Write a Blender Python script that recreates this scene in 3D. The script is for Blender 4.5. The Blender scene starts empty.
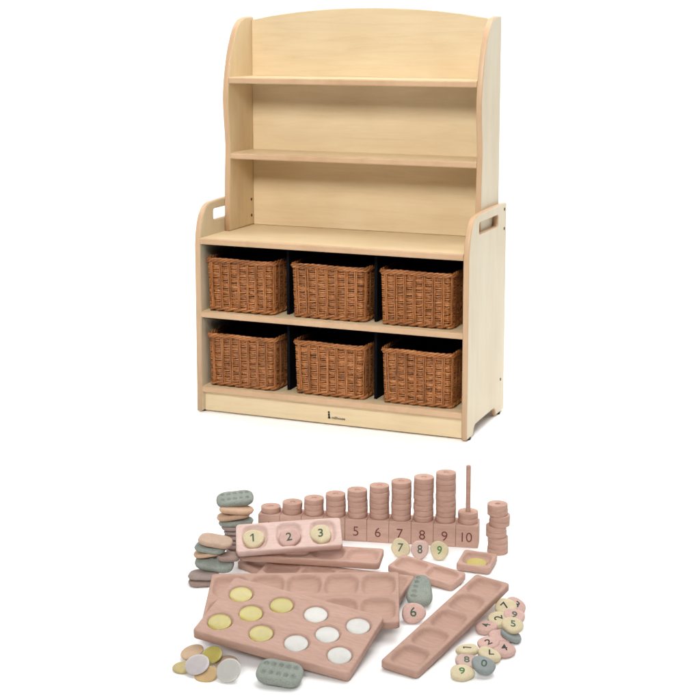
import bpy, bmesh, math, random
from mathutils import Vector, Matrix
random.seed(7)
sc = bpy.context.scene
COL = sc.collection
R = math.radians

# ------------------------------------------------------------------ camera numbers
FPX, PITCH, SHIFT, HCAM = 1450.0, 0.15, -107.9157, 1.3096     # in pixels of a 700 px frame

def at(px, py, z=0.0):
    """the point at height z that the photograph shows at (px, py)"""
    c, s = math.cos(PITCH), math.sin(PITCH)
    dx = (px - 350) / FPX
    du = -(py - 350 - SHIFT) / FPX
    d = Vector((dx, c + du * s, -s + du * c))
    k = (z - HCAM) / d.z
    return Vector((0, 0, HCAM)) + d * k

# ------------------------------------------------------------------ materials
def new_mat(name, rough=0.5, spec=0.35):
    m = bpy.data.materials.new(name); m.use_nodes = True
    nt = m.node_tree; b = nt.nodes['Principled BSDF']
    b.inputs['Roughness'].default_value = rough
    b.inputs['Specular IOR Level'].default_value = spec
    return m, nt, b

def ramp(nt, stops):
    r = nt.nodes.new('ShaderNodeValToRGB')
    e = r.color_ramp.elements
    e[0].position, e[0].color = stops[0][0], (*stops[0][1], 1)
    e[1].position, e[1].color = stops[-1][0], (*stops[-1][1], 1)
    for p, c in stops[1:-1]:
        q = e.new(p); q.color = (*c, 1)
    return r

def noise(nt, vec, scale, detail=4, rough=0.55, dist=0.0):
    n = nt.nodes.new('ShaderNodeTexNoise')
    n.inputs['Scale'].default_value = scale; n.inputs['Detail'].default_value = detail
    n.inputs['Roughness'].default_value = rough; n.inputs['Distortion'].default_value = dist
    nt.links.new(vec, n.inputs['Vector'])
    return n.outputs['Fac']

def mixc(nt, a, b, fac, mode='MIX'):
    m = nt.nodes.new('ShaderNodeMix'); m.data_type = 'RGBA'; m.blend_type = mode
    for s, v in ((m.inputs['A'], a), (m.inputs['B'], b), (m.inputs['Factor'], fac)):
        if hasattr(v, 'node'): nt.links.new(v, s)
        else: s.default_value = v if isinstance(v, float) else (*v, 1)
    return m.outputs['Result']

def obj_coord(nt, scale=(1, 1, 1), jitter=True):
    t = nt.nodes.new('ShaderNodeTexCoord'); mp = nt.nodes.new('ShaderNodeMapping')
    mp.inputs['Scale'].default_value = scale
    nt.links.new(t.outputs['Object'], mp.inputs['Vector'])
    if jitter:
        oi = nt.nodes.new('ShaderNodeObjectInfo'); mu = nt.nodes.new('ShaderNodeMath'); mu.operation = 'MULTIPLY'
        mu.inputs[1].default_value = 37.0
        nt.links.new(oi.outputs['Random'], mu.inputs[0]); nt.links.new(mu.outputs[0], mp.inputs['Location'])
    return mp.outputs['Vector']

def bump(nt, b, h, strength=0.2, dist=0.002):
    n = nt.nodes.new('ShaderNodeBump'); n.inputs['Strength'].default_value = strength
    n.inputs['Distance'].default_value = dist
    nt.links.new(h, n.inputs['Height']); nt.links.new(n.outputs['Normal'], b.inputs['Normal'])

def wood(name, dark, mid, light, grain=(40, 40, 1.6), rough=0.42, fleck=0.35):
    m, nt, b = new_mat(name, rough, 0.35)
    v = obj_coord(nt, grain)
    f1 = noise(nt, v, 1.0, 5, 0.6, 0.8)
    r = ramp(nt, [(0.3, dark), (0.5, mid), (0.72, light)])
    nt.links.new(f1, r.inputs['Fac'])
    v2 = obj_coord(nt, tuple(g * 5 for g in grain))
    f2 = noise(nt, v2, 1.0, 3, 0.7)
    c = mixc(nt, r.outputs['Color'], tuple(x * 0.86 for x in dark), 0.0)
    mr = nt.nodes.new('ShaderNodeMapRange'); mr.inputs[1].default_value = 0.55; mr.inputs[2].default_value = 0.8
    mr.inputs[4].default_value = fleck
    nt.links.new(f2, mr.inputs[0])
    c = mixc(nt, r.outputs['Color'], tuple(x * 0.82 for x in dark), mr.outputs[0])
    v3 = obj_coord(nt, tuple(3.0 + 0.05 * g for g in grain))
    f3 = noise(nt, v3, 1.0, 2)
    r3 = ramp(nt, [(0.3, (0.93, 0.90, 0.86)), (0.5, (0.99, 0.98, 0.97)), (0.72, (1.02, 1.03, 1.04))]); nt.links.new(f3, r3.inputs['Fac'])
    c = mixc(nt, c, r3.outputs['Color'], 1.0, 'MULTIPLY')
    nt.links.new(c, b.inputs['Base Color'])
    bump(nt, b, f2, 0.08, 0.0008)
    return m

MAPLE = ((0.645, 0.507, 0.315), (0.685, 0.55, 0.35), (0.71, 0.58, 0.378))
M = {}
M['maple_upright'] = wood('maple_upright', *MAPLE, grain=(48, 48, 4.0))
M['maple_length'] = wood('maple_length', *MAPLE, grain=(4.0, 48, 48))
M['maple_side_lit'] = wood('maple_side_lit', (0.615, 0.53, 0.375), (0.645, 0.56, 0.40), (0.66, 0.578, 0.417), grain=(48, 48, 3.5))  # same maple, paled: the cool light on side faces is in the colour
M['beech_edge'] = wood('beech_edge', (0.51, 0.34, 0.205), (0.55, 0.37, 0.225), (0.58, 0.395, 0.245), grain=(9, 9, 5), rough=0.36, fleck=0.15)

def tone(nt, c, lo, hi):
    """every piece comes out of the workshop a little different in tone"""
    oi = nt.nodes.new('ShaderNodeObjectInfo')
    r = ramp(nt, [(0.0, lo), (1.0, hi)]); nt.links.new(oi.outputs['Random'], r.inputs['Fac'])
    return mixc(nt, c, r.outputs['Color'], 1.0, 'MULTIPLY')

def plain(name, col, rough=0.5, spec=0.3, var=0.0):
    m, nt, b = new_mat(name, rough, spec)
    if var:
        v = obj_coord(nt, (1, 1, 1)); f = noise(nt, v, 30, 3)
        r = ramp(nt, [(0.3, tuple(c * (1 - var) for c in col)), (0.7, tuple(min(1, c * (1 + var)) for c in col))])
        nt.links.new(f, r.inputs['Fac']); nt.links.new(r.outputs['Color'], b.inputs['Base Color'])
    else:
        b.inputs['Base Color'].default_value = (*col, 1)
    return m
M['shade_black'] = plain('shade_black', (0.005, 0.0055, 0.007), 0.85, 0.05, 0.2)  # black that stands in for the deep shade inside the bays
M['black_plastic'] = plain('black_plastic', (0.012, 0.012, 0.012), 0.4)
M['screw'] = plain('screw', (0.03, 0.026, 0.022), 0.45)
M['ink_black'] = plain('ink_black', (0.018, 0.022, 0.018), 0.5)
M['ink_green'] = plain('ink_green', (0.045, 0.085, 0.05), 0.5, var=0.3)
M['ink_bright_green'] = plain('ink_bright_green', (0.05, 0.20, 0.05), 0.5, var=0.3)
M['ink_maroon'] = plain('ink_maroon', (0.14, 0.035, 0.032), 0.55, var=0.15)
M['white_floor'] = plain('white_floor', (0.95, 0.95, 0.95), 0.6, 0.1)

# willow: brown with lighter and darker rods
def willow(name, k=1.0, grain=(14, 14, 95)):
    m, nt, b = new_mat(name, 0.38, 0.45)
    v = obj_coord(nt, grain); f = noise(nt, v, 1.0, 3, 0.6)
    r = ramp(nt, [(0.26, (0.13 * k, 0.05 * k, 0.012 * k)), (0.5, (0.36 * k, 0.135 * k, 0.038 * k)), (0.74, (0.55 * k, 0.25 * k, 0.09 * k))])
    nt.links.new(f, r.inputs['Fac'])
    v2 = obj_coord(nt, (160, 160, 160)); f2 = noise(nt, v2, 1.0, 2)
    r2 = ramp(nt, [(0.35, (0.75, 0.72, 0.7)), (0.7, (1.1, 1.08, 1.05))]); nt.links.new(f2, r2.inputs['Fac'])
    c = mixc(nt, r.outputs['Color'], r2.outputs['Color'], 1.0, 'MULTIPLY')
    c = tone(nt, c, (0.90, 0.86, 0.84), (1.08, 1.06, 1.02))
    nt.links.new(c, b.inputs['Base Color']); bump(nt, b, f2, 0.25, 0.001)
    return m
M['willow'] = willow('willow')
M['willow_stake'] = willow('willow_stake', 1.0, (95, 95, 10))
M['willow_rim'] = willow('willow_rim', 1.05)
M['willow_shade_shell'] = plain('willow_shade_shell', (0.045, 0.018, 0.007), 0.8, 0.1, 0.3)  # willow darkened for the added light-blocking shell inside each basket

# cast stone / painted wood of the counting toys
def cast(name, col, var=0.10, rough=0.62, speck=0.0, scale=1.0):
    gloss = rough < 0.4
    m, nt, b = new_mat(name, 0.24 if gloss else rough, 0.55 if gloss else 0.22)
    v = obj_coord(nt, (1, 1, 1))
    f = noise(nt, v, 26 * scale, 5, 0.6, 0.5)
    lo = tuple(c * (1 - var) for c in col); hi = tuple(min(0.95, c * (1 + var * 0.8)) for c in col)
    r = ramp(nt, [(0.3, lo), (0.72, hi)]); nt.links.new(f, r.inputs['Fac'])
    g = noise(nt, v, 420 * scale, 2, 0.6)
    r2 = ramp(nt, [(0.33, (1 - speck * 1.5 - (.04 if gloss else .13),) * 3), (0.60, (1, 1, 1))]); nt.links.new(g, r2.inputs['Fac'])
    c = mixc(nt, r.outputs['Color'], r2.outputs['Color'], 1.0, 'MULTIPLY')
    c = tone(nt, c, (0.93, 0.93, 0.92), (1.05, 1.04, 1.04))
    nt.links.new(c, b.inputs['Base Color'])
    bump(nt, b, g, 0.04 if gloss else 0.22, 0.0007)
    return m

def pink_wood(name, dark, light, grain):
    m, nt, b = new_mat(name, 0.6, 0.22)
    v = obj_coord(nt, grain); f = noise(nt, v, 1.0, 5, 0.6, 0.6)
    r = ramp(nt, [(0.28, dark), (0.72, light)]); nt.links.new(f, r.inputs['Fac'])
    v2 = obj_coord(nt, tuple(g * 4 for g in grain)); f2 = noise(nt, v2, 1.0, 3, 0.6)
    r2 = ramp(nt, [(0.3, (0.92, 0.90, 0.89)), (0.62, (1.02, 1.02, 1.02))]); nt.links.new(f2, r2.inputs['Fac'])
    c = mixc(nt, r.outputs['Color'], r2.outputs['Color'], 1.0, 'MULTIPLY')
    c = tone(nt, c, (0.94, 0.93, 0.92), (1.05, 1.06, 1.07))
    nt.links.new(c, b.inputs['Base Color']); bump(nt, b, f2, 0.08, 0.0006)
    return m
M['pink'] = pink_wood('pink_wood', (0.425, 0.266, 0.209), (0.49, 0.313, 0.25), (12, 60, 60))
M['pink_pale'] = pink_wood('pale_pink_wood', (0.555, 0.395, 0.345), (0.61, 0.445, 0.395), (12, 60, 60))
M['pink_ring'] = pink_wood('pink_ring_wood', (0.43, 0.262, 0.205), (0.53, 0.34, 0.272), (18, 18, 120))
TOK = {
 'yellow': cast('cream_yellow', (0.61, 0.525, 0.345)), 'pink': cast('soft_pink', (0.58, 0.385, 0.335)),
 'palepink': cast('pale_pink', (0.56, 0.40, 0.35)), 'grey': cast('blue_grey', (0.255, 0.285, 0.28)),
 'green': cast('sage_green', (0.285, 0.312, 0.275), 0.12, 0.7, 0.06), 'tan': cast('warm_tan', (0.56, 0.37, 0.25)),
 'lilac': cast('dusky_lilac', (0.335, 0.262, 0.238)), 'brown': cast('dusky_brown', (0.33, 0.235, 0.20)),
 'gold': cast('gold_yellow', (0.43, 0.36, 0.085), 0.12, 0.35), 'gold2': cast('pale_gold', (0.46, 0.385, 0.115), 0.12, 0.35),
 'white': cast('pearl_white', (0.53, 0.52, 0.485), 0.08, 0.3), 'pearl': cast('lilac_white', (0.49, 0.45, 0.455), 0.08, 0.3),
 'wood': cast('bare_tan', (0.55, 0.39, 0.25), 0.12, 0.5), 'amber': cast('amber', (0.50, 0.34, 0.16), 0.12, 0.4),
 'olive': cast('olive', (0.47, 0.38, 0.17), 0.12, 0.4), 'sand': cast('sand', (0.47, 0.335, 0.25), 0.1, 0.5),
}

# ------------------------------------------------------------------ object helpers
def tag(o, label=None, cat=None, group=None, kind=None):
    if label: o['label'] = label
    if cat: o['category'] = cat
    if group: o['group'] = group
    if kind: o['kind'] = kind
    return o

def mesh_obj(name, me, parent=None, mats=None):
    o = bpy.data.objects.new(name, me); COL.objects.link(o)
    if mats:
        if len(me.materials): me.materials.clear()
        for m in mats: me.materials.append(m)
    if parent: o.parent = parent
    return o

def bm_obj(name, bm, mats, parent=None, smooth=False):
    me = bpy.data.meshes.new(name)
    bmesh.ops.recalc_face_normals(bm, faces=bm.faces)
    bm.to_mesh(me); bm.free()
    if smooth: me.shade_smooth()
    return mesh_obj(name, me, parent, mats)

def empty(name, loc=(0, 0, 0), rot=None):
    o = bpy.data.objects.new(name, None); COL.objects.link(o)
    o.empty_display_size = 0.02; o.location = loc
    if rot is not None: o.rotation_euler = rot.to_euler()
    return o

def add_box(bm, x0, x1, y0, y1, z0, z1, bev=0.0, seg=2, mat=0):
    r = bmesh.ops.create_cube(bm, size=1.0)
    vs = r['verts']
    for v in vs:
        v.co = Vector(((x0 + x1) / 2 + v.co.x * (x1 - x0), (y0 + y1) / 2 + v.co.y * (y1 - y0), (z0 + z1) / 2 + v.co.z * (z1 - z0)))
    fs = {f for v in vs for f in v.link_faces}
    if bev:
        es = {e for f in fs for e in f.edges}
        g = bmesh.ops.bevel(bm, geom=list(es), offset=bev, segments=seg, profile=0.5, affect='EDGES')
        fs = {f for f in fs if f.is_valid} | {f for f in g['faces'] if f.is_valid}
    for f in fs: f.material_index = mat

def curve_plate(splines, thick, bev, res=8):
    """flat outline (first spline) with holes, thick along local z, rounded edges -> mesh in the xy plane"""
    cu = bpy.data.curves.new('plate', 'CURVE'); cu.dimensions = '2D'; cu.fill_mode = 'BOTH'
    cu.extrude = thick / 2 - bev; cu.bevel_depth = bev; cu.bevel_resolution = 2; cu.offset = -bev
    for pts in splines:
        s = cu.splines.new('POLY'); s.points.add(len(pts) - 1); s.use_cyclic_u = True
        for p, q in zip(s.points, pts): p.co = (q[0], q[1], 0, 1)
    o = bpy.data.objects.new('plate', cu); COL.objects.link(o)
    bpy.context.view_layer.update()
    dg = bpy.context.evaluated_depsgraph_get()
    me = bpy.data.meshes.new_from_object(o.evaluated_get(dg))
    bpy.data.objects.remove(o); bpy.data.curves.remove(cu)
    return me

def edge_mats(me, axis, mats, lim=0.75):
    """material 1 on every face that does not look along axis"""
    me.materials.clear()
    for m in mats: me.materials.append(m)
    for p in me.polygons:
        p.material_index = 0 if abs(p.normal[axis]) > lim else 1

TEXTS = {}
def text_mesh(s, size, depth=0.0004, spacing=1.0, bold=0.0):
    key = (s, size, depth, bold)
    if key in TEXTS: return TEXTS[key]
    cu = bpy.data.curves.new('numeral', 'FONT'); cu.body = s; cu.size = size; cu.align_x = 'CENTER'; cu.align_y = 'CENTER'
    cu.extrude = depth; cu.offset = bold; cu.space_character = spacing; cu.resolution_u = 4
    o = bpy.data.objects.new('numeral', cu); COL.objects.link(o)
    bpy.context.view_layer.update()
    me = bpy.data.meshes.new_from_object(o.evaluated_get(bpy.context.evaluated_depsgraph_get()))
    bpy.data.objects.remove(o); bpy.data.curves.remove(cu)
    xs = [v.co.x for v in me.vertices]; ys = [v.co.y for v in me.vertices]
    if s == '1' and bold > 0:                                      # give the 1 its slanting flag
        b1 = bmesh.new(); b1.from_mesh(me)
        xl, yt, hh = min(xs), max(ys), max(ys) - min(ys)
        q = [(xl + 0.02 * hh, yt), (xl - 0.26 * hh, yt - 0.24 * hh), (xl - 0.20 * hh, yt - 0.32 * hh), (xl + 0.02 * hh, yt - 0.16 * hh)]
        f = [b1.verts.new((a, b, depth)) for a, b in q]; k = [b1.verts.new((a, b, -depth)) for a, b in q]
        b1.faces.new(f[::-1]); b1.faces.new(k)
        for i in range(4): b1.faces.new((f[i], f[(i + 1) % 4], k[(i + 1) % 4], k[i]))
        bmesh.ops.recalc_face_normals(b1, faces=b1.faces); b1.to_mesh(me); b1.free()
    c = Vector(((min(xs) + max(xs)) / 2, (min(ys) + max(ys)) / 2, 0))
    for v in me.vertices: v.co -= c
    TEXTS[key] = me
    return me

def frame(yaw, tilt, roll):
    """yaw about the up axis, then tilt (far edge up), then roll (right side up)"""
    return (Matrix.Rotation(-roll, 3, 'Y') @ Matrix.Rotation(tilt, 3, 'X') @ Matrix.Rotation(yaw, 3, 'Z'))

# ------------------------------------------------------------------ setting: white studio sweep
bm = bmesh.new()
prof = [(-3.0, 0), (7.2, 0)]
for i in range(1, 13):
    a = i / 12 * math.pi / 2
    prof.append((7.2 + 2.0 * math.sin(a), 2.0 - 2.0 * math.cos(a)))
prof.append((9.2, 7.0))
prev = None
for y, z in prof:
    a, b = bm.verts.new((-16, y, z)), bm.verts.new((16, y, z))
    if prev: bm.faces.new((prev[0], prev[1], b, a))
    prev = (a, b)
o = bm_obj('backdrop', bm, [M['white_floor']], smooth=True)
tag(o, 'plain white studio floor sweeping up into a white backdrop', kind='structure')

# ------------------------------------------------------------------ the shelf unit
W, D, ZC, ZM, ZB, S, TT = 0.96, 0.4134, 0.5999, 0.3502, 0.0927, 0.0215, 0.0197
Z1, Z2, ZT, UB = 1.1275, 0.8696, 1.3320, 0.3892
CAB_LOC, CAB_YAW = Vector((-0.5205, 4.7918, 0)), -0.3861
cab = empty('shelf_unit', CAB_LOC); cab.rotation_euler = (0, 0, CAB_YAW)
tag(cab, 'tall pale maple shelf unit with two open upper shelves above six basket bays', 'shelf unit')
CABM = Matrix.Translation(CAB_LOC) @ Matrix.Rotation(CAB_YAW, 4, 'Z')

def arc(cx, cy, r, a0, a1, n=8):
    return [(cx + r * math.cos(R(a0 + (a1 - a0) * i / n)), cy + r * math.sin(R(a0 + (a1 - a0) * i / n))) for i in range(n + 1)]

def yz_plate(name, splines, x, thick, bev, mats, parent):
    """outline given as (depth, height); plate stands in the y-z plane, centred at x"""
    me = curve_plate(splines, thick, bev)
    for v in me.vertices:
        a, b, c = v.co; v.co = Vector((x + c, a, b))
    me.flip_normals() if False else None
    bm = bmesh.new(); bm.from_mesh(me); bmesh.ops.recalc_face_normals(bm, faces=bm.faces); bm.to_mesh(me); bm.free()
    edge_mats(me, 0, mats)
    return mesh_obj(name, me, parent)

# lower side panels with handle hole and foot cut-out
ZS = ZC + 0.117
outer = [(0.0, 0.006), (0.068, 0.006)] + arc(0.098, 0.006, 0.03, 180, 90, 6) + arc(0.29, 0.006, 0.03, 90, 0, 6) + [(D, 0.006)]
outer += [(D, ZS - 0.006)] + arc(D - 0.006, ZS - 0.006, 0.006, 0, 90, 4)
outer += [(0.30, ZS + 0.001), (0.16, ZS - 0.001), (0.085, ZS - 0.005)]
outer += [(0.062, ZS - 0.011), (0.042, ZS - 0.024), (0.026, ZS - 0.044), (0.014, ZS - 0.07), (0.006, ZS - 0.1), (0.001, ZS - 0.14)]
hy0, hy1, hz0, hz1, hr = 0.105, 0.315, ZS - 0.068, ZS - 0.031, 0.009
hole = arc(hy1 - hr, hz1 - hr, hr, 0, 90, 4) + arc(hy0 + hr, hz1 - hr, hr, 90, 180, 4) + arc(hy0 + hr, hz0 + hr, hr, 180, 270, 4) + arc(hy1 - hr, hz0 + hr, hr, 270, 360, 4)
for x in (TT / 2, W - TT / 2):
    sp = yz_plate('lower_side_panel', [outer, hole], x, TT, 0.0045, [M['maple_side_lit'], M['beech_edge']], cab)
    for y in (0.035, 0.365):
        b2 = bmesh.new()
        bmesh.ops.create_cone(b2, cap_ends=True, segments=20, radius1=0.011, radius2=0.012, depth=0.006, matrix=Matrix.Translation((x, y, 0.003)))
        bm_obj('foot_glide', b2, [M['black_plastic']], sp)
    xo = W + 0.0002 if x > 0.5 else -0.0002
    for (y, z) in ((D - 0.028, ZS - 0.020), (D - 0.028, ZS - 0.085), (D - 0.045, 0.12)):
        b2 = bmesh.new()
        bmesh.ops.create_cone(b2, cap_ends=True, segments=16, radius1=0.0055, radius2=0.0048, depth=0.003, matrix=Matrix.Translation((xo, y, z)) @ Matrix.Rotation(R(90), 4, 'Y'))
        bm_obj('screw', b2, [M['screw']], sp)

def shelf(name, x0, x1, y0, y1, ztop, parent, th=S):
    """board with a rounded beech lipping on its front edge"""
    bm = bmesh.new()
    r = 0.0055; n = 5; lip = 0.008
    prof = [(y0 + lip, ztop - th)]
    pr = [(y1, ztop - th), (y0 + lip, ztop - th)]
    nose = [(y0 + r - r * math.sin(a), ztop - th + r - r * math.cos(a)) for a in [math.pi / 2 * i / n for i in range(n + 1)]]
    nose2 = [(y0 + r - r * math.cos(a), ztop - r + r * math.sin(a)) for a in [math.pi / 2 * i / n for i in range(n + 1)]]
    ring = pr + nose + nose2 + [(y0 + lip, ztop), (y1, ztop)]
    A = [bm.verts.new((x0, y, z)) for y, z in ring]; B = [bm.verts.new((x1, y, z)) for y, z in ring]
    for i in range(len(ring)):
        j = (i + 1) % len(ring)
        f = bm.faces.new((A[i], A[j], B[j], B[i]))
        ym = (ring[i][0] + ring[j][0]) / 2
        f.material_index = 1 if ym < y0 + r * 0.98 else 0
    bm.faces.new(A); bm.faces.new(B[::-1])
    return bm_obj(name, bm, [M['maple_length'], M['beech_edge']], parent)

shelf('counter_top', TT + 0.0003, W - TT - 0.0003, 0.002, D - 0.012, ZC, cab)
shelf('middle_shelf', TT + 0.0003, W - TT - 0.0003, 0.005, D - 0.012, ZM, cab)
shelf('base_shelf', TT + 0.0003, W - TT - 0.0003, 0.005, D - 0.012, ZB, cab)
bm = bmesh.new(); add_box(bm, TT + 0.0003, W - TT - 0.0003, 0.022, 0.040, 0.005, ZB - S - 0.0005, 0.0012, 1)
pl = bm_obj('plinth', bm, [M['maple_length']], cab)
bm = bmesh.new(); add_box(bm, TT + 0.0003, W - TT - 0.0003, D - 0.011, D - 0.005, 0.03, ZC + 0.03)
bm_obj('lower_back_panel', bm, [M['shade_black']], cab)  # back coloured black so the bays' shade is in the colour

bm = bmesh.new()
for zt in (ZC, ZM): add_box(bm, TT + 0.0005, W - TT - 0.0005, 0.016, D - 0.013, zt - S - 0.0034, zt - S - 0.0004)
bm_obj('added_shade_lining', bm, [M['shade_black']], cab)  # added black sheets that cut bounce and darken the bay tops

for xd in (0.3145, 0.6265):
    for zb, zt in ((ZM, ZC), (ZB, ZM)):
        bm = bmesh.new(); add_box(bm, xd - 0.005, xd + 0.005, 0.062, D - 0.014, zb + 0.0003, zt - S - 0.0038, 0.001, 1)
        bm_obj('added_shade_divider', bm, [M['shade_black']], cab)  # added black boards standing in for shade between the baskets

# small black emblem and lettering on the plinth
tx0 = 0.478
b2 = bmesh.new()
prs = [(-0.004, -0.012), (0.006, -0.012), (0.005, -0.006), (0.003, -0.003), (0.004, 0.003), (0.0015, 0.006), (0.0032, 0.0085), (0.0028, 0.0125), (-0.001, 0.0135), (-0.0038, 0.0115), (-0.0034, 0.008), (-0.0012, 0.006), (-0.0038, 0.003), (-0.0022, -0.004)]
fr = [b2.verts.new((tx0 + x, 0.0216, 0.034 + z)) for x, z in prs]; bk = [b2.verts.new((tx0 + x, 0.0221, 0.034 + z)) for x, z in prs]
b2.faces.new(fr); b2.faces.new(bk[::-1])
for i in range(len(prs)): b2.faces.new((fr[i], bk[i], bk[(i + 1) % len(prs)], fr[(i + 1) % len(prs)]))
bm_obj('emblem', b2, [M['ink_black']], pl)
lt = mesh_obj('lettering', text_mesh('millhouse', 0.0125, 0.0002, 1.0, 0.0002), pl, [M['ink_black']])
lt.location = (tx0 + 0.034, 0.0217, 0.0265); lt.rotation_euler = (R(90), 0, 0)

# upper side panels, curved front
upr = [(UB, ZC + 0.0004), (UB, ZT - 0.004), (UB - 0.004, ZT), (0.345, ZT), (0.318, ZT - 0.003), (0.293, ZT - 0.011), (0.270, ZT - 0.026), (0.252, ZT - 0.046),
       (0.236, ZT - 0.072), (0.222, ZT - 0.098), (0.208, ZT - 0.133), (0.197, ZT - 0.17), (0.187, ZT - 0.21), (0.181, ZT - 0.25), (0.179, ZT - 0.28), (0.180, ZT - 0.315),
       (0.185, ZT - 0.36), (0.190, ZT - 0.40), (0.1925, ZT - 0.435), (0.191, ZT - 0.475), (0.188, ZT - 0.52), (0.185, ZT - 0.57), (0.183, ZT - 0.63), (0.182, ZC + 0.0004)]
for x in (TT * 1.5 + 0.0006, W - TT * 1.5 - 0.0006):
    us = yz_plate('upper_side_panel', [upr], x, TT, 0.0045, [M['maple_upright'] if x < 0.5 else M['maple_side_lit'], M['beech_edge']], cab)
    if x > 0.5:                      # outer colour holds the cooler side light; inner face is plain shelf maple
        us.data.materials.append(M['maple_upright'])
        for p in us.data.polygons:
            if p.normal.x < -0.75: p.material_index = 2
    xi = x + (TT / 2 + 0.0002) * (1 if x < 0.5 else -1)
    for z in (ZC + 0.035, ZC + 0.092):
        b2 = bmesh.new()
        bmesh.ops.create_cone(b2, cap_ends=True, segments=16, radius1=0.0055, radius2=0.005, depth=0.002, matrix=Matrix.Translation((xi, UB - 0.034, z)) @ Matrix.Rotation(R(90), 4, 'Y'))
        bm_obj('screw', b2, [M['screw']], us)
xa, xb = 2 * TT + 0.0009, W - 2 * TT - 0.0009
shelf('upper_shelf', xa, xb, 0.187, UB - 0.019, Z1, cab, 0.0215)
shelf('upper_shelf', xa, xb, 0.195, UB - 0.019, Z2, cab, 0.0215)
# upper back panel with arched top
pts = [(xa, ZC + 0.0004), (xb, ZC + 0.0004)]
zl, zp = ZT - 0.012, 0.040
for i in range(25):
    t = i / 24
    pts.append((xb + (xa - xb) * t, zl + zp * (1 - (2 * t - 1) ** 2) ** 0.9))
me = curve_plate([pts], 0.017, 0.0025)
for v in me.vertices:
    a, b, c = v.co; v.co = Vector((a, UB - 0.0095 + c, b))
bmx = bmesh.new(); bmx.from_mesh(me); bmesh.ops.recalc_face_normals(bmx, faces=bmx.faces); bmx.to_mesh(me); bmx.free()
edge_mats(me, 1, [M['maple_length'], M['beech_edge']])
mesh_obj('upper_back_panel', me, cab)

# ------------------------------------------------------------------ wicker baskets
def tube(bm, pts, r, sides=6, closed=True, mat=0, rz=None):
    n = len(pts); rings = []
    for i, p in enumerate(pts):
        a = pts[(i - 1) % n] if closed or i > 0 else p
        b = pts[(i + 1) % n] if closed or i < n - 1 else p
        t = (b - a).normalized()
        up = Vector((0, 0, 1)) if abs(t.z) < 0.9 else Vector((0, 1, 0))
        s = t.cross(up).normalized(); u = s.cross(t).normalized()
        rr = rz or r
        rings.append([bm.verts.new(p + s * (r * math.cos(2 * math.pi * k / sides)) + u * (rr * math.sin(2 * math.pi * k / sides))) for k in range(sides)])
    m = n if closed else n - 1
    for i in range(m):
        A, B = rings[i], rings[(i + 1) % n]
        for k in range(sides):
            f = bm.faces.new((A[k], A[(k + 1) % sides], B[(k + 1) % sides], B[k])); f.material_index = mat; f.smooth = True

def perim(w, d, r, n):
    """n points evenly along a rounded rectangle, with outward normals"""
    segs = []
    L = 2 * (w - 2 * r) + 2 * (d - 2 * r) + 2 * math.pi * r
    out = []
    for i in range(n):
        s = L * i / n
        for (x0, y0, dx, dy, ln, cx, cy, a0) in (
            (-w / 2 + r, -d / 2, 1, 0, w - 2 * r, w / 2 - r, -d / 2 + r, -90),
            (w / 2, -d / 2 + r, 0, 1, d - 2 * r, w / 2 - r, d / 2 - r, 0),
            (w / 2 - r, d / 2, -1, 0, w - 2 * r, -w / 2 + r, d / 2 - r, 90),
            (-w / 2, d / 2 - r, 0, -1, d - 2 * r, -w / 2 + r, -d / 2 + r, 180)):
            if s < ln:
                out.append((Vector((x0 + dx * s, y0 + dy * s, 0)), Vector((dy, -dx, 0)))); break
            s -= ln
            q = math.pi * r / 2
            if s < q:
                a = R(a0) + s / r; v = Vector((math.cos(a), math.sin(a), 0))
                out.append((Vector((cx, cy, 0)) + v * r, v)); break
            s -= q
    return out, L

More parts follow.
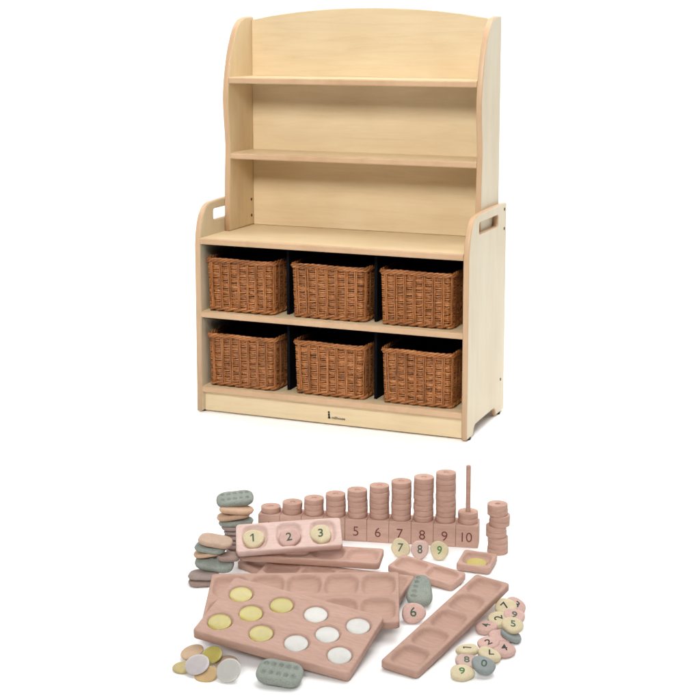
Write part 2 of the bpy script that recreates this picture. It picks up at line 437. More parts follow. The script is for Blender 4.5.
def basket_meshes(seed):
    rnd = random.Random(seed)
    w, d, h, r = 0.262, 0.300, 0.183, 0.018
    per = 31; n = per * 8
    body = bmesh.new()
    rows = 23
    lean = [rnd.uniform(-0.0022, 0.0022) for _ in range(per)]
    for k in range(rows):
        z = 0.015 + (h - 0.034) * k / (rows - 1)
        sc_ = 0.965 + 0.035 * z / h
        base, L = perim(w * sc_, d * sc_, r, n)
        A = 0.0030 * rnd.uniform(0.8, 1.2)
        pts = []
        for i, (p, nn) in enumerate(base):
            s = 2 * math.pi * per * i / n
            wv = -0.0014 - A * math.cos(s) + (0.0009 if k % 2 else -0.0009) * math.cos(s / 2)
            pts.append(p + nn * wv + Vector((0, 0, z + 0.0010 * math.sin(i * 0.21 + k * 1.7) + rnd.uniform(-0.0005, 0.0005))))
        tube(body, pts, 0.0030, 6, True, 0, 0.0034)
    m = per * 8
    base0, L = perim(w * 0.965, d * 0.965, r, m); base1, L = perim(w, d, r, m)
    for i in range(per):
        for side in (-0.75, 0.75):
            q0 = base0[(i * 8) % m]; q1 = base1[(i * 8) % m]
            tan = Vector((-q0[1].y, q0[1].x, 0))
            out = rnd.uniform(-0.0005, 0.0006); sh = tan * (side * 0.0042)
            p0 = q0[0] + sh + q0[1] * out + Vector((0, 0, 0.005)); p1 = q1[0] + sh + q1[1] * out + tan * lean[i] + Vector((0, 0, h - 0.012))
            pm = (p0 + p1) / 2 + q0[1] * rnd.uniform(-0.0008, 0.0010) + tan * rnd.uniform(-0.0020, 0.0020)
            tube(body, [p0, (p0 + pm) / 2, pm, (pm + p1) / 2, p1], 0.0030, 6, False, 2)
    # dark inner shell added to block light, and bottom
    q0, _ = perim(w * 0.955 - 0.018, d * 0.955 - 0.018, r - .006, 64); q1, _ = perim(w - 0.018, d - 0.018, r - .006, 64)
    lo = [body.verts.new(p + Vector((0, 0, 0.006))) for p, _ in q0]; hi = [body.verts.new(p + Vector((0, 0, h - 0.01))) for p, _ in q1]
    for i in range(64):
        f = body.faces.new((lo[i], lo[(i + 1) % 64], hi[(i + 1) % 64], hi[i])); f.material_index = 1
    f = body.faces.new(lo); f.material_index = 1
    rim = bmesh.new()
    m = 330
    for strand in range(3):
        base, L = perim(w + 0.006, d + 0.006, r + .002, m)
        pts = []
        for i, (p, nn) in enumerate(base):
            a = 2 * math.pi * 17 * i / m + strand * 2 * math.pi / 3
            pts.append(p + nn * (0.0028 * math.cos(a)) + Vector((0, 0, h - 0.009 + 0.0045 * math.sin(a) + 0.0012 * math.sin(i * 0.09))))
        tube(rim, pts, 0.0042, 6, True)
    foot = bmesh.new()
    for strand in range(2):
        base, L = perim(w * 0.955 + 0.004, d * 0.955 + 0.004, r, m)
        pts = []
        for i, (p, nn) in enumerate(base):
            a = 2 * math.pi * 15 * i / m + strand * math.pi
            pts.append(p + nn * (0.004 * math.cos(a)) + Vector((0, 0, 0.0085 + 0.0038 * math.sin(a))))
        tube(foot, pts, 0.0044, 6, True)
    out = []
    for nm, b, mats in (('woven_body', body, [M['willow'], M['willow_shade_shell'], M['willow_stake']]), ('braided_rim', rim, [M['willow_rim']]), ('braided_foot', foot, [M['willow']])):
        bmesh.ops.recalc_face_normals(b, faces=b.faces)
        me = bpy.data.meshes.new(nm); b.to_mesh(me); b.free()
        for mt in mats: me.materials.append(mt)
        out.append((nm, me))
    return out

bk = [basket_meshes(q) for q in (3, 11, 19, 27, 35, 43)]
spots = [  # x centre, y front, shelf z, width scale, yaw, which, label
 (0.157, 0.026, ZM, 0.94, -0.6, 0, 'brown wicker basket on the middle shelf beside the left side panel, under the counter'),
 (0.471, 0.032, ZM, 0.985, 0.5, 1, 'brown wicker basket at the centre of the middle shelf, between two others'),
 (0.773, 0.032, ZM, 0.915, 0.8, 0, 'brown wicker basket on the middle shelf next to the handled right side panel'),
 (0.158, 0.026, ZB, 0.94, -0.4, 1, 'brown wicker basket on the bottom shelf in the left corner of the unit'),
 (0.476, 0.032, ZB, 0.95, -0.8, 0, 'brown wicker basket at the centre of the bottom shelf above the black lettering'),
 (0.779, 0.032, ZB, 0.905, 0.3, 1, 'brown wicker basket on the bottom shelf next to the right side panel'),
]
for k, (x, y, z, s, yaw, _, lab) in enumerate(spots):
    t = empty('wicker_basket', CABM @ Vector((x, y + 0.150, z + 0.0006)))
    t.rotation_euler = (0, 0, CAB_YAW + R(yaw)); t.scale = (s, 1, 1)
    tag(t, lab, 'basket', 'wicker baskets in the shelf unit')
    for nm, me in bk[k]: mesh_obj(nm, me, t)

# ------------------------------------------------------------------ pink trays with dished cells
def coords(L, cells, per, r):
    """grid lines: fine near the border"""
    base = [0, 0.0008, 0.002, 0.0035, 0.0055]
    n = cells * per
    mid = [0.008 + (L - 0.016) * i / n for i in range(n + 1)]
    return base + mid + [L - b for b in reversed(base)]

def round_rect(x, y, L, Wd, r):
    """moves a point of the rectangle so its corners become round"""
    cx, cy = L / 2 - r, Wd / 2 - r
    dx, dy = abs(x) - cx, abs(y) - cy
    if dx > 0 and dy > 0:
        m = max(dx, dy); l = math.hypot(dx, dy)
        k = m / l
        x = math.copysign(cx + dx * k, x); y = math.copysign(cy + dy * k, y)
    return x, y

def edge_dist(x, y, L, Wd, r):
    cx, cy = L / 2 - r, Wd / 2 - r
    dx, dy = abs(x) - cx, abs(y) - cy
    if dx > 0 and dy > 0: return r - math.hypot(dx, dy)
    return min(L / 2 - abs(x), Wd / 2 - abs(y))

def tray_mesh(name, L, Wd, T, wells, depth, mat, per=24, nx=5, ny=1, r=0.009, fil=0.0035, kind='square'):
    """solid board, origin at the centre of its top face; wells = (cx, cy, half x, half y)"""
    xs = [c - L / 2 for c in coords(L, nx, per, r)]; ys = [c - Wd / 2 for c in coords(Wd, ny, per, r)]
    bm = bmesh.new(); grid = []
    for x in xs:
        col = []
        for y in ys:
            X, Y = round_rect(x, y, L, Wd, r)
            z = 0.0
            for cx, cy, hx, hy in wells:
                u, v = abs(X - cx) / hx, abs(Y - cy) / hy
                if u < 1.15 and v < 1.15:
                    if kind == 'square':
                        e = 3.2
                        q = (u ** e + v ** e) ** (1 / e)
                        if q < 1: z = -depth * (1 - q ** 5) ** 0.7
                    else:
                        q = math.hypot(u, v)
                        t = min(1, max(0, (1 - q) / 0.13)); z = -depth * t * t * (3 - 2 * t)
            e = edge_dist(X, Y, L, Wd, r)
            if e < fil: z -= fil - math.sqrt(max(0, fil ** 2 - (fil - e) ** 2))
            col.append(bm.verts.new((X, Y, z)))
        grid.append(col)
    for i in range(len(xs) - 1):
        for j in range(len(ys) - 1):
            bm.faces.new((grid[i][j], grid[i + 1][j], grid[i + 1][j + 1], grid[i][j + 1])).smooth = True
    nx_, ny_ = len(xs), len(ys)
    loop = [(i, 0) for i in range(nx_)] + [(nx_ - 1, j) for j in range(1, ny_)] + [(i, ny_ - 1) for i in range(nx_ - 2, -1, -1)] + [(0, j) for j in range(ny_ - 2, 0, -1)]
    top = [grid[i][j] for i, j in loop]
    bot = [bm.verts.new((v.co.x, v.co.y, -T + 0.0015)) for v in top]
    bo2 = [bm.verts.new((v.co.x * (1 - 0.003 / L), v.co.y * (1 - 0.003 / Wd), -T)) for v in top]
    n = len(top)
    for i in range(n):
        j = (i + 1) % n
        bm.faces.new((top[j], top[i], bot[i], bot[j])).smooth = True
        bm.faces.new((bot[j], bot[i], bo2[i], bo2[j])).smooth = True
    bm.faces.new(bo2[::-1])
    me = bpy.data.meshes.new(name); bm.to_mesh(me); bm.free(); me.materials.append(mat)
    return me

TH = 0.0165
def cells(nx, ny, L, Wd, fx=0.43, fy=0.41):
    px, py = L / nx, Wd / ny
    m = 0.004
    px, py = (L - 2 * m) / nx, (Wd - 2 * m) / ny
    return [(-L / 2 + m + px * (i + .5), -Wd / 2 + m + py * (j + .5), px * fx, py * fy) for i in range(nx) for j in range(ny)]

def tray(name, pose, label, nx, ny, mat, depth=0.011, T=TH, wells=None, kind='square', per=24, cat='tray', fx=.45, fy=.43):
    x, y, z, yaw, tilt, roll, L, Wd = pose
    if wells is None: wells = cells(nx, ny, L, Wd, fx, fy)
    me = tray_mesh(name, L, Wd, T, wells, depth, mat, per, nx, ny, kind=kind)
    o = mesh_obj(name, me)
    rot = frame(yaw, tilt, roll)
    o.matrix_world = Matrix.Translation((x, y, z)) @ rot.to_4x4()
    tag(o, label, cat, 'pink wooden counting trays')
    return o

POSE = {
 'F': (-0.1283, 2.8953, 0.0615, -0.3896, 0.2614, -0.0079, 0.3536, 0.1994),
 'E': (-0.1043, 3.0466, 0.0571, -0.0327, 0.1607, 0.0289, 0.4258, 0.2089),
 'G': (0.2125, 2.9691, 0.0375, -0.5381, 0.103, -0.0103, 0.0868, 0.4438),
 'B': (-0.0913, 3.3333, 0.0542, -0.154, 0.0159, -0.0035, 0.3374, 0.096),
 'T': (-0.1468, 3.3318, 0.0976, 0.0608, 0.4211, 0.0288, 0.253, 0.0952),
 'H': (0.1822, 3.2918, 0.026, -0.566, 0.1105, -0.0073, 0.1766, 0.0741),
 'I': (0.3085, 3.3711, 0.0216, -0.3208, 0.0757, -0.0016, 0.0839, 0.0875),
}
# corner given, then length and width directions
def from_corner(px, py, z, yaw, L, Wd, sx, sy, T=0.0165):
    c = at(px, py, z + T); rot = Matrix.Rotation(yaw, 3, 'Z')
    p = c - rot @ Vector((sx * L / 2, sy * Wd / 2, 0))
    return (p.x, p.y, z + T, yaw, 0, 0, L, Wd)
POSE['D'] = from_corner(236.3, 561, 0.0003, R(-46), 0.34, 0.088, -1, -1)
POSE['C'] = from_corner(415, 575.5, 0.0175, R(-17.2), 0.36, 0.19, 1, 1)

fw = []
for cx in (-0.0885, 0.0885):
    fw += [(cx, 0, .0285, .0285)] + [(cx + sx * .0485, sy * .0505, .0285, .0285) for sx in (-1, 1) for sy in (-1, 1)]
tray('counting_board', POSE['F'], 'flat pink board with five yellow discs and five white discs set in round wells', 2, 1, M['pink'], 0.0075, T=0.020, wells=fw, kind='round', per=64, cat='board')
tray('cell_tray', POSE['E'], 'wide empty pink tray of two cell rows beneath the board of discs', 5, 2, M['pink'], 0.0135, fx=.455, fy=.42)
tray('cell_tray', POSE['G'], 'long single row pink tray of five empty cells lying slantwise beside the number pebble pile', 1, 5, M['pink'], 0.0135, fx=.42, fy=.45)
tray('cell_tray', POSE['B'], 'narrow pink tray lying flat right under the tilted tray of pebbles 1, 2 and 3', 4, 1, M['pink'], 0.0135)
tray('cell_tray', POSE['T'], 'short pale pink tray tilted up with number pebbles 1, 2 and 3 in its cells', 3, 1, M['pink_pale'], 0.0125, fx=.375, fy=.45)
tray('cell_tray', POSE['H'], 'short pink tray of two empty cells below the pebbles 7, 8 and 9', 2, 1, M['pink'], 0.0135, per=28)
tray('cell_tray', POSE['I'], 'small square pink tray holding one pale yellow disc, below number 10', 1, 1, M['pink'], 0.0135, per=30)
tray('cell_tray', POSE['D'], 'pink tray lowest of the tray pile, one slanting corner poking out beside the green stone', 4, 1, M['pink'], 0.0135)
tray('cell_tray', POSE['C'], 'pink tray sandwiched in the pile, its right corner poking out past the wide empty tray', 4, 2, M['pink'], 0.0135)

def on(pose, u, v, dz=0.0):
    x, y, z, yaw, tilt, roll = pose[:6]
    rot = frame(yaw, tilt, roll)
    return Vector((x, y, z)) + rot @ Vector((u, v, dz)), rot

# ------------------------------------------------------------------ discs and number pebbles (origin at centre of the base)
def pebble_mesh(name, r, h, seed, wob=0.05, dome=0.18, segs=40, sq=1.0):
    rnd = random.Random(seed)
    ph = [rnd.uniform(0, 6.28) for _ in range(4)]
    def rad(a): return r * (1 + wob * (0.5 * math.cos(2 * a + ph[0]) + 0.45 * math.cos(3 * a + ph[1]) + 0.15 * math.cos(5 * a + ph[2])))
    prof = [(0.0, 0.0), (0.80, 0.0), (0.93, 0.06), (0.985, 0.25), (1.0, 0.5), (0.985, 0.72), (0.94, 0.87), (0.86, 0.955), (0.7, 0.985), (0.45, 0.996), (0.0, 1.0)]
    bm = bmesh.new(); rings = []
    for q, z in prof:
        if q == 0: rings.append([bm.verts.new((0, 0, z * h))]); continue
        rings.append([bm.verts.new((q * rad(2 * math.pi * k / segs) * math.cos(2 * math.pi * k / segs), sq * q * rad(2 * math.pi * k / segs) * math.sin(2 * math.pi * k / segs), z * h)) for k in range(segs)])
    for A, B in zip(rings, rings[1:]):
        for k in range(segs):
            a0, a1 = A[k % len(A)], A[(k + 1) % len(A)]; b0, b1 = B[k % len(B)], B[(k + 1) % len(B)]
            vs = []
            for v in (a0, a1, b1, b0):
                if v not in vs: vs.append(v)
            bm.faces.new(vs).smooth = True
    me = bpy.data.meshes.new(name); bm.to_mesh(me); bm.free()
    return me

PEB = [pebble_mesh('number_pebble', 0.0238, 0.0115, i, 0.09) for i in range(5)]
DSC = [pebble_mesh('disc', 0.0262, 0.0052, 20 + i, 0.012) for i in range(2)]
CACHE = {}
def shared(base, mat):
    k = (base.name, mat.name)
    if k not in CACHE:
        me = base.copy(); me.materials.clear(); me.materials.append(mat); CACHE[k] = me
    return CACHE[k]
NUMM = {}
def num_mesh(s, ink, size):
    k = (s, ink, size)
    if k not in NUMM:
        me = text_mesh(s, size, 0.00035, 1.0, 0.00005 if s == '4' else 0.00025).copy(); me.materials.clear(); me.materials.append(M[ink]); NUMM[k] = me
    return NUMM[k]

ipeb = [0]
def pebble(p, rot, color, label, num=None, ink='ink_green', spin=0.0, s=1.0, size=0.029, h=0.0115, group='number pebbles', sq=1.0):
    ipeb[0] += 1
    o = mesh_obj('number_pebble', shared(PEB[ipeb[0] % 5], TOK[color]))
    o.matrix_world = Matrix.Translation(p) @ rot.to_4x4() @ Matrix.Diagonal((s, s * sq, s, 1))
    tag(o, label, 'pebble', group)
    if num:
        t = mesh_obj('numeral', num_mesh(num, ink, size), o)
        t.location = (0, 0, h + 0.0002); t.rotation_euler = (0, 0, spin)
    return o

def disc(p, rot, color, label, s=1.0, group='plain round counters'):
    o = mesh_obj('counter_disc', shared(DSC[0], TOK[color]))
    o.matrix_world = Matrix.Translation(p) @ rot.to_4x4() @ Matrix.Diagonal((s, s, s, 1))
    return tag(o, label, 'counter', group)

# ten discs in the wells of the front board
names = ['middle', 'near left', 'far left', 'near right', 'far right']
where = {0: 'the middle of its five', 1: 'the near corner beside the left edge', 2: 'the far corner beside the left edge', 3: 'the near corner by the white discs', 4: 'the far corner by the white discs'}
yl = ['yellow disc in the middle of the five yellow discs on the board',
      'yellow disc nearest the left corner of the board', 'yellow disc at the far edge of the board, topmost of the five yellow discs',
      'yellow disc along the near edge of the board, lowest of the five yellow discs', 'yellow disc at the far edge of the board nearest the white discs']
wl = ['white disc in the middle of the five white discs on the board', 'white disc along the near edge of the board, directly above the sage green dimpled stone',
      'white disc at the far edge of the board nearest the yellow discs', 'white disc in the near right corner of the board, lowest of all', 'white disc in the far right corner of the board']
gold = ['gold', 'gold', 'gold2', 'gold2', 'gold']
for k, (cx, cy, hx, hy) in enumerate(fw):
    p, rot = on(POSE['F'], cx - 0.0006, cy - 0.0003, -0.0060)
    if k < 5: disc(p, Matrix.Rotation(R(3), 3, 'X') @ rot, gold[k], yl[k], 0.955, 'discs set in the pink board')
    else: disc(p, Matrix.Rotation(R(3), 3, 'X') @ rot, 'white', wl[k - 5], 0.955, 'discs set in the pink board')
p, rot = on(POSE['I'], 0.001, -0.006, -0.0105)
disc(p, rot, 'gold2', 'pale yellow disc lying in the small square pink tray', 0.95)

# pebbles 1, 2, 3 in the tilted tray
for (u, v, c, n, sp, lab, ink) in ((-0.0835, -0.003, 'yellow', '1', 6, 'cream yellow pebble numbered 1 in the tilted pink tray', 'ink_green'),
                              (0.002, -0.008, 'pink', '2', 8, 'pink pebble numbered 2 in the middle cell of the tilted tray', 'ink_green'),
                              (0.078, -0.003, 'yellow', '3', 4, 'cream yellow pebble numbered 3 in the tilted pink tray', 'ink_green')):
    p, rot = on(POSE['T'], u - 0.001, v, -0.0095)
    pebble(p, Matrix.Rotation(R(9), 3, 'X') @ rot @ Matrix.Rotation(R(-3), 3, 'Y'), c, lab, n, ink, R(sp - 4), 1.06, sq=1.06)

def free_pebble(px, py, z, color, label, num=None, ink='ink_green', tilt=0, roll=0, spin=0, s=1.0, face_spin=0, sq=1.0, size=0.029, group='number pebbles'):
    """centre of its body at height z where the photo shows (px, py)"""
    rot = frame(R(spin), R(tilt), R(roll))
    p = at(px, py, z) - rot @ Vector((0, 0, 0.00575 * s))
    return pebble(p, rot, color, label, num, ink, R(face_spin), s, size=size, group=group, sq=sq)

# pebbles 7, 8, 9 standing in front of the number block
free_pebble(400.5, 547.8, 0.023, 'yellow', 'cream yellow pebble numbered 7 standing below number 7 of the block', '7', 'ink_green', 62, 2, -6, 0.99)
free_pebble(419.8, 549.5, 0.022, 'palepink', 'pale pink pebble numbered 8 standing between the yellow pebbles 7 and 9', '8', 'ink_green', 62, 0, 0, 0.92, sq=1.1)
free_pebble(439.2, 550.5, 0.0225, 'yellow', 'cream yellow pebble numbered 9 standing below number 9 of the block', '9', 'ink_bright_green', 62, -3, -4, 0.92, sq=1.1)

# ------------------------------------------------------------------ dimpled oblong stones (origin at the base)
def stone_mesh(name, a, b, h, dimples, waist=0.12, nx=64, ny=40, seed=0):
    rnd = random.Random(seed)
    bm = bmesh.new()
    def shape(u, v):
        # square grid -> superellipse disc
        m = max(abs(u), abs(v)); l = (abs(u) ** 2.9 + abs(v) ** 2.9) ** (1 / 2.9)
        k = m / l if l > 1e-9 else 1
        return u * k, v * k, m
    def sheet(top):
        g = []
        for i in range(nx + 1):
            col = []
            for j in range(ny + 1):
                U, V = -1 + 2 * i / nx, -1 + 2 * j / ny
                U = math.copysign(abs(U) ** 0.85, U); V = math.copysign(abs(V) ** 0.85, V)
                u, v, m = shape(U, V)
                X = a * u; Y = b * v * (1 - waist * math.exp(-(u / 0.42) ** 2))
                t = (1 - m ** 8.0) ** 0.5 if m < 1 else 0
                z = h / 2 + (h / 2) * t * (1 if top else -1)
                if top:
                    for dx, dy, dr in dimples:
                        q = math.hypot(X - dx, Y - dy) / dr
                        if q < 1: z -= 0.0042 * (1 - q * q) ** 1.0
                col.append(bm.verts.new((X, Y, z)))
            g.append(col)
        for i in range(nx):
            for j in range(ny):
                vs = (g[i][j], g[i + 1][j], g[i + 1][j + 1], g[i][j + 1])
                bm.faces.new(vs if top else vs[::-1]).smooth = True
    sheet(True); sheet(False)
    bmesh.ops.remove_doubles(bm, verts=bm.verts, dist=1e-5)
    me = bpy.data.meshes.new(name); bm.to_mesh(me); bm.free()
    return me
ten = [(-0.0305 + 0.0152 * i, s * 0.0098, 0.0058) for i in range(5) for s in (-1, 1)]
five = [(-0.0305 + 0.0152 * i, 0.0098, 0.0058) for i in range(5)]
STONE10 = stone_mesh('dimpled_stone', 0.0465, 0.0285, 0.0185, ten)
STONE0 = stone_mesh('smooth_stone', 0.044, 0.0285, 0.0150, [], 0.05, 32, 20)
STONE5 = stone_mesh('dimpled_stone', 0.0465, 0.0235, 0.0185, five, 0.02)

def stone(px, py, z, color, label, base=None, yaw=0, tilt=0, roll=0, s=(1, 1, 1), group='oblong counting stones', name=None):
    base = base or STONE0
    rot = frame(R(yaw), R(tilt), R(roll))
    o = mesh_obj(name or 'counting_stone', shared(base, TOK[color]))
    p = at(px, py, z) - rot @ Vector((0, 0, 0.0085 * s[2]))
    o.matrix_world = Matrix.Translation(p) @ rot.to_4x4() @ Matrix.Diagonal((*s, 1))
    return tag(o, label, 'counting stone', group)

# tall stack behind
hz = 0.0152
xs = [238, 240.5, 238.5, 241, 239.5, 238.5]
tb = at(239.5, 555.5, 0)
thin = [('brown', 'dusky brown stone at the very bottom of the tall stone stack', 8, .80, 0.001), ('lilac', 'dusky lilac stone second from the bottom of the tall stack', -14, .84, 0.004),
        ('brown', 'dusky brown stone third from the bottom of the tall stack', 20, .80, 0.0), ('lilac', 'dusky lilac stone fourth from the bottom of the tall stack', -6, .86, 0.003),
        ('brown', 'dusky brown stone beside the tilted tray, fifth from the bottom of the tall stack', 12, .82, -0.001), ('lilac', 'dusky lilac stone sixth from the bottom of the tall stack', -9, .88, 0.001),
        ('lilac', 'dusky lilac stone right under the lower green stone of the tall stack', 5, .93, -0.003)]
for k, (c, lab, yw, sx, dx) in enumerate(thin):
    o = mesh_obj('counting_stone', shared(STONE0, TOK[c]))
    rot = frame(R(yw), R(0), R((-1.5, 1, -1, 1.5, -1, 1, -1)[k]))
    o.matrix_world = Matrix.Translation((tb.x + dx, tb.y, 0.0006 + 0.0114 * k)) @ rot.to_4x4() @ Matrix.Diagonal((sx, .92, .73, 1))
    tag(o, lab, 'counting stone', 'oblong counting stones')
stone(236, 521.2, 0.0880, 'green', 'sage green stone below the two tan stones in the tall stack', yaw=-4, roll=3, s=(.98, .95, 1.05))
stone(233.5, 515.0, 0.1050, 'tan', 'warm tan stone, the lower of the two tan stones in the tall stack', yaw=4, roll=7, s=(.95, .92, .9))
stone(236.5, 509.2, 0.1205, 'tan', 'warm tan stone right under the green dimpled top of the tall stack', yaw=-3, roll=-3, s=(.97, .95, .9))
stone(235, 499.2, 0.1390, 'green', 'sage green dimpled stone on top of the tall stack', STONE10, yaw=6, tilt=20, roll=3, s=(1.0, 1.02, 1))

# lower stack in front of it
stone(204.5, 581.0, 0.0075, 'brown', 'dusky brown stone lying at the bottom of the short left stack', yaw=12, s=(.86, .9, .85))
stone(203.5, 574.5, 0.0212, 'lilac', 'dusky lilac stone second from the bottom of the short left stack', yaw=-8, roll=2, s=(.82, .95, .9))
stone(214.5, 563.4, 0.0420, 'green', 'sage green dimpled stone tilting in the middle of the short left stack', STONE5, yaw=-8, tilt=27, roll=-3, s=(1.0, 1.05, 1))
stone(228, 556.5, 0.0560, 'brown', 'dusky brown stone poking out right of the short stack towards the trays', yaw=20, roll=-5, s=(.62, .8, .9))
stone(208, 552.6, 0.0640, 'tan', 'warm tan stone just under the blue green stone in the short left stack', yaw=10, roll=5, s=(.78, .85, .7))
stone(210.5, 547.2, 0.0770, 'green', 'sage green stone just under the top stone of the short left stack', yaw=-12, roll=-3, tilt=6, s=(.86, .9, .95))
stone(215.5, 540.6, 0.0925, 'sand', 'sandy tan stone on top of the short left stack', yaw=-8, tilt=9, roll=-7, s=(.94, .98, .95))

# green dimpled stone in front of the board, and the tapering one by the 6
stone(279.8, 673.5, 0.021, 'green', 'sage green ten dimple stone lying flat in front of the board', STONE10, yaw=-13, tilt=22, s=(1.02, 1.16, 1.1))
taper = STONE5.copy(); taper.name = 'tapering_stone'
for v in taper.vertices:
    t = min(1.0, max(0.0, (v.co.x + 0.0465) / 0.093))
    v.co.y *= 0.62 + 0.72 * (1 - t) ** 0.8
    if t < 0.5: v.co.z += 0.0
stone(420.4, 590.5, 0.030, 'green', 'sage green tapering stone leaning behind the pink pebble 6', taper, yaw=82, tilt=22, s=(1.0, 1.12, 1.1))
free_pebble(413.4, 613.2, 0.019, 'pink', 'pink pebble numbered 6 at the foot of the tapering green stone', '6', 'ink_green', 40, 8, -8, 1.08, face_spin=6)

# ------------------------------------------------------------------ number block with ten pegs
BX, BY, BYAW, BL, BW, BH = 0.0473, 3.572, R(-9.2), 0.567, 0.058, 0.0585
block = empty('number_block', (BX, BY, 0)); block.rotation_euler = (0, 0, BYAW)
tag(block, 'long pink wooden block of ten pegs numbered along its front', 'peg block')
BMX = Matrix.Translation((BX, BY, 0)) @ Matrix.Rotation(BYAW, 4, 'Z')
bm = bmesh.new()
sw = BL / 10
for i in range(10):
    add_box(bm, -BL / 2 + i * sw + 0.00015, -BL / 2 + (i + 1) * sw - 0.00015, -BW / 2, BW / 2, 0.0003, BH, 0.0016, 2)
bm_obj('block_body', bm, [M['pink']], block)
RT, RO, RI = 0.0141, 0.0256, 0.0068
counts = [1, 2, 3, 4, 5, 6, 7, 8, 9, 2]
def lathe(prof, segs=44):
    bm = bmesh.new(); rings = [[bm.verts.new((r * math.cos(2 * math.pi * k / segs), r * math.sin(2 * math.pi * k / segs), z)) for k in range(segs)] for r, z in prof]
    n = len(rings)
    return bm, rings
def ring_mesh():
    b = 0.0008
    pr = [(RI, b * .6), (RI + b * .6, 0), (RO - b, 0), (RO - b * .3, b * .3), (RO, b), (RO, RT - b), (RO - b * .3, RT - b * .3), (RO - b, RT), (RI + b * .6, RT), (RI, RT - b * .6)]
    bm, rings = lathe(pr)
    for i in range(len(rings)):
        A, B = rings[i], rings[(i + 1) % len(rings)]
        for k in range(44):
            bm.faces.new((A[k], A[(k + 1) % 44], B[(k + 1) % 44], B[k])).smooth = True
    bmesh.ops.recalc_face_normals(bm, faces=bm.faces)
    me = bpy.data.meshes.new('wooden_ring'); bm.to_mesh(me); bm.free(); me.materials.append(M['pink_ring'])
    me.set_sharp_from_angle(angle=R(50))
    return me
for i, n in enumerate(counts):
    x = -BL / 2 + (i + .5) * sw
    ph = n * RT - 0.0015 if i < 9 else 0.148
    b2 = bmesh.new()
    bmesh.ops.create_cone(b2, cap_ends=True, segments=24, radius1=0.0060, radius2=0.0060, depth=ph, matrix=Matrix.Translation((x, 0, BH + ph / 2)))
    top = [e for e in b2.edges if all(v.co.z > BH + ph - 1e-4 for v in e.verts)]
    bmesh.ops.bevel(b2, geom=top, offset=0.0012, segments=2, affect='EDGES')
    bm_obj('peg', b2, [M['pink_ring']], block)
    t = mesh_obj('numeral', text_mesh(str(i + 1), 0.036, 0.0003, 0.95, -0.0002).copy(), block, [M['ink_maroon']])
    t.location = (x, -BW / 2 - 0.0002, BH * 0.47); t.rotation_euler = (R(90), 0, 0)
RING = ring_mesh()
ORD = ['first', 'second', 'third', 'fourth', 'fifth', 'sixth', 'seventh', 'eighth', 'ninth']
def ring(p, lab, group):
    o = mesh_obj('wooden_ring', RING)
    o.location = p
    o.rotation_euler = (R(random.uniform(-.5, .5)), R(random.uniform(-.5, .5)), random.uniform(0, 6.28))
    s = random.uniform(0.982, 1.012); o.scale = (s, s, 1)
    return tag(o, lab, 'ring', group)
WORD = ['one', 'two', 'three', 'four', 'five', 'six', 'seven', 'eight', 'nine', 'ten']
for i, n in enumerate(counts):
    x = -BL / 2 + (i + .5) * sw
    for k in range(n):
        p = BMX @ Vector((x + random.uniform(-.0007, .0007), random.uniform(-.0007, .0007), BH + 0.0002 + k * RT))
        tower = f'peg behind number {i + 1}' if i >= 4 else f'{ORD[i]} peg from the left'
        if n == 1: lab = 'single pink ring on the leftmost peg of the number block'
        elif k == n - 1: lab = f'pink wooden ring topping the {tower} of the number block'
        else: lab = f'pink ring, {ORD[k]} from the bottom on the {tower} of the block'
        if i == 9: lab = ('upper' if k else 'lower') + ' pink ring on the bare tall peg behind number 10'
        ring(p, lab, 'rings stacked on the pegs')
# loose stack of rings to the right of the block
base = at(497, 552, 0)
offs = [0.0015, 0.002, 0.0012, -0.0025, -0.0030, 0.0050, 0.0055, 0.0, -0.0006]
for k, dx in enumerate(offs):
    lab = ('pink ring topping the loose ring stack beside the block' if k == len(offs) - 1 else f'pink ring, {ORD[k]} from the bottom of the loose ring stack beside the block')
    ring(Vector((base.x + dx, base.y + random.uniform(-.002, .002), 0.0003 + k * RT)), lab, 'rings in the loose stack')

# ------------------------------------------------------------------ plain counters in a heap, front left
def heap_disc(px, py, z, color, lab, tilt=0, roll=0, s=0.92):
    rot = frame(0, R(tilt), R(roll))
    disc(at(px, py, z) - rot @ Vector((0, 0, 0.0026 * s)), rot, color, lab, s, 'plain counters heaped beside the board')
heap_disc(183.5, 667.5, 0.0045, 'olive', 'olive tan counter mostly hidden under the lilac white one, leftmost of the heap', 6, 0, .86)
heap_disc(206.5, 674.5, 0.0060, 'amber', 'amber brown counter at the front of the counter heap', 16, 8, .94)
heap_disc(226.5, 663.0, 0.0060, 'sand', 'sandy counter peeping out behind the large white counter', 14, 4, .90)
heap_disc(192.0, 651.8, 0.0150, 'wood', 'bare tan counter tilted at the back of the counter heap', 10, 14, .94)
heap_disc(212.0, 654.8, 0.0200, 'gold', 'bright yellow counter in the counter heap', 26, 10, .84)
heap_disc(197.2, 664.6, 0.0185, 'pearl', 'lilac white counter lying on top of the counter heap', 27, 9, .97)
heap_disc(228.6, 670.5, 0.0200, 'white', 'large white counter leaning at the right side of the heap', 41, 16, .98)

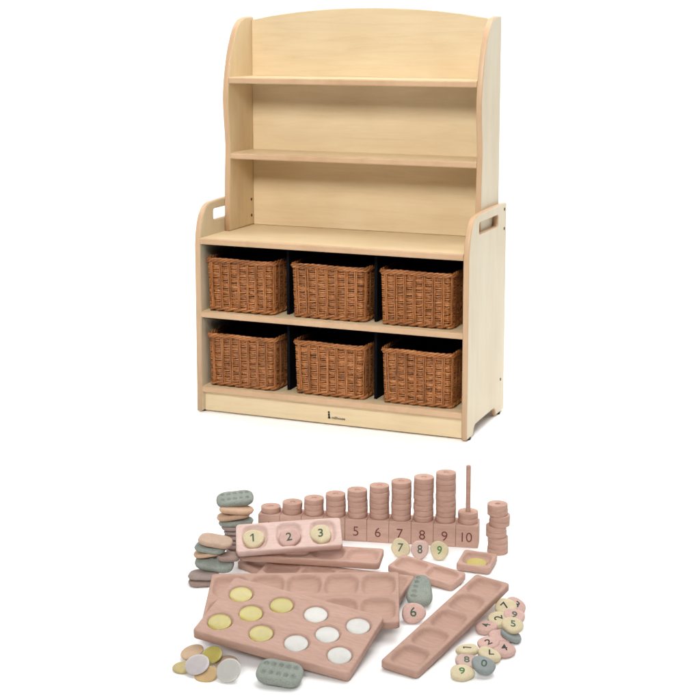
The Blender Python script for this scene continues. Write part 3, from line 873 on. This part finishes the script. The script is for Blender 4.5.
# ------------------------------------------------------------------ number pebbles heaped at the right
G2 = 'number pebbles heaped at the right'
def hp(px, py, z, c, lab, num=None, ink='ink_green', tilt=0, roll=0, spin=0, s=1.0, fs=0, sq=1.0):
    free_pebble(px, py, z, c, lab, num, ink, tilt, roll, spin, s, fs, sq, 0.027, G2)
hp(516.0, 606.0, 0.018, 'pink', 'pink pebble with a dark numeral at the far end of the pebble heap', '3', 'ink_black', 22, -22, -20, 1.0, 0)
hp(505.5, 607.0, 0.024, 'yellow', 'cream yellow pebble numbered 7 at the far end of the heap', '7', 'ink_black', 22, 12, 0, 1.02, 40)
hp(514.0, 616.5, 0.022, 'pink', 'pink pebble numbered 9 between the cream pebbles 7 and 5', '9', 'ink_green', 18, -8, 0, 1.0, -10)
hp(498.5, 619.5, 0.018, 'yellow', 'mustard cream pebble with a sideways numeral left of the pebble 5', '2', 'ink_black', 22, 10, 0, 0.96, 90)
hp(486.0, 627.5, 0.010, 'pink', 'pink pebble with a numeral sticking out at the left of the heap', '4', 'ink_green', 8, 5, 0, 1.0, 70)
hp(500.0, 637.0, 0.010, 'pink', 'plain pink pebble under the dark grey pebble', None, 'ink_green', 8, -6, 10, 1.0, 0)
hp(511.0, 635.0, 0.014, 'grey', 'dark blue grey pebble turned on its edge below the pebble 5', None, 'ink_green', 6, -20, -20, 0.98, 0)
hp(512.5, 625.5, 0.030, 'yellow', 'cream pebble numbered 5 lying across the dark grey pebble', '5', 'ink_green', 20, -10, 0, 0.98, 0)
hp(488.5, 644.0, 0.018, 'pink', 'pink pebble with a dark number 2 in the middle of the heap', '2', 'ink_black', 12, 8, 0, 0.96, 20)
hp(503.5, 649.5, 0.012, 'pink', 'pink pebble with a dark number 4 at the right of the near heap', '4', 'ink_black', 14, -8, 0, 1.02, 15)
hp(467.5, 650.0, 0.017, 'yellow', 'cream yellow pebble tilted upon the pale pink pebble 8', '1', 'ink_black', -2, 8, 0, 1.0, 60)
hp(489.0, 654.5, 0.014, 'yellow', 'cream yellow pebble lying above the blue grey pebble 0', '7', 'ink_black', 5, -12, 0, 1.02, 200)
hp(466.5, 661.5, 0.010, 'palepink', 'pale pink pebble numbered 8 behind the front pebble 9', '8', 'ink_green', 14, -4, 0, 0.95, 0)
hp(483.5, 665.2, 0.020, 'grey', 'blue grey pebble numbered 0 at the near end of the heap', '0', 'ink_green', 20, -10, 0, 1.0, -10)
hp(462.0, 673.0, 0.009, 'yellow', 'cream yellow pebble numbered 9 at the very front of the heap', '9', 'ink_bright_green', 14, 0, 0, 1.0, 0)

# ------------------------------------------------------------------ light
w = bpy.data.worlds.new('World'); sc.world = w; w.use_nodes = True
bg = w.node_tree.nodes['Background']; bg.inputs['Color'].default_value = (1.0, 1.0, 1.0, 1); bg.inputs['Strength'].default_value = 0.04

def area(name, loc, target, size, power, col=(1, 1, 1), spread=180):
    l = bpy.data.lights.new(name, 'AREA'); l.shape = 'RECTANGLE'; l.size, l.size_y = size; l.energy = power; l.color = col; l.spread = R(spread)
    o = bpy.data.objects.new(name, l); COL.objects.link(o); o.location = loc
    d = Vector(target) - Vector(loc); o.rotation_euler = d.to_track_quat('-Z', 'Y').to_euler()
    return o
area('overhead_softbox', (0.9, 3.5, 5.2), (0.1, 3.0, 0.0), (3.8, 3.4), 156, (1.0, 0.99, 0.97))
area('front_softbox', (-1.1, 0.5, 3.5), (0.0, 4.8, 0.95), (2.2, 1.3), 21, (1.0, 0.98, 0.95), 48)
area('added_toy_fill', (-0.4, -0.6, 2.4), (0.0, 3.0, 0.0), (1.8, 0.9), 3.9, (1.0, 0.99, 0.97), 27)  # added fill to brighten upright toy faces, no known lamp
area('side_softbox', (4.6, 4.2, 2.6), (0.5, 4.6, 0.7), (1.6, 1.8), 2.6, (0.94, 0.98, 1.0), 60)
area('added_backdrop_fill', (0, 6.4, 5.4), (0, 8.8, 1.0), (22, 1.5), 800, (1, 1, 1))  # added strip that keeps the backdrop white, no known lamp

# ------------------------------------------------------------------ camera
cd = bpy.data.cameras.new('camera'); cam = bpy.data.objects.new('camera', cd); COL.objects.link(cam)
cam.location = (0, 0, HCAM); cam.rotation_euler = (math.pi / 2 - PITCH, 0, 0)
cd.sensor_fit = 'HORIZONTAL'; cd.sensor_width = 36.0; cd.lens = 36.0 * FPX / 700.0
cd.shift_y = SHIFT / 700.0
cd.clip_start = 0.05; cd.clip_end = 200
sc.camera = cam
sc.view_settings.view_transform = 'Standard'; sc.view_settings.look = 'None'
sc.view_settings.exposure = 0.0; sc.view_settings.gamma = 1.0
sc.cycles.max_bounces = 10; sc.cycles.diffuse_bounces = 6
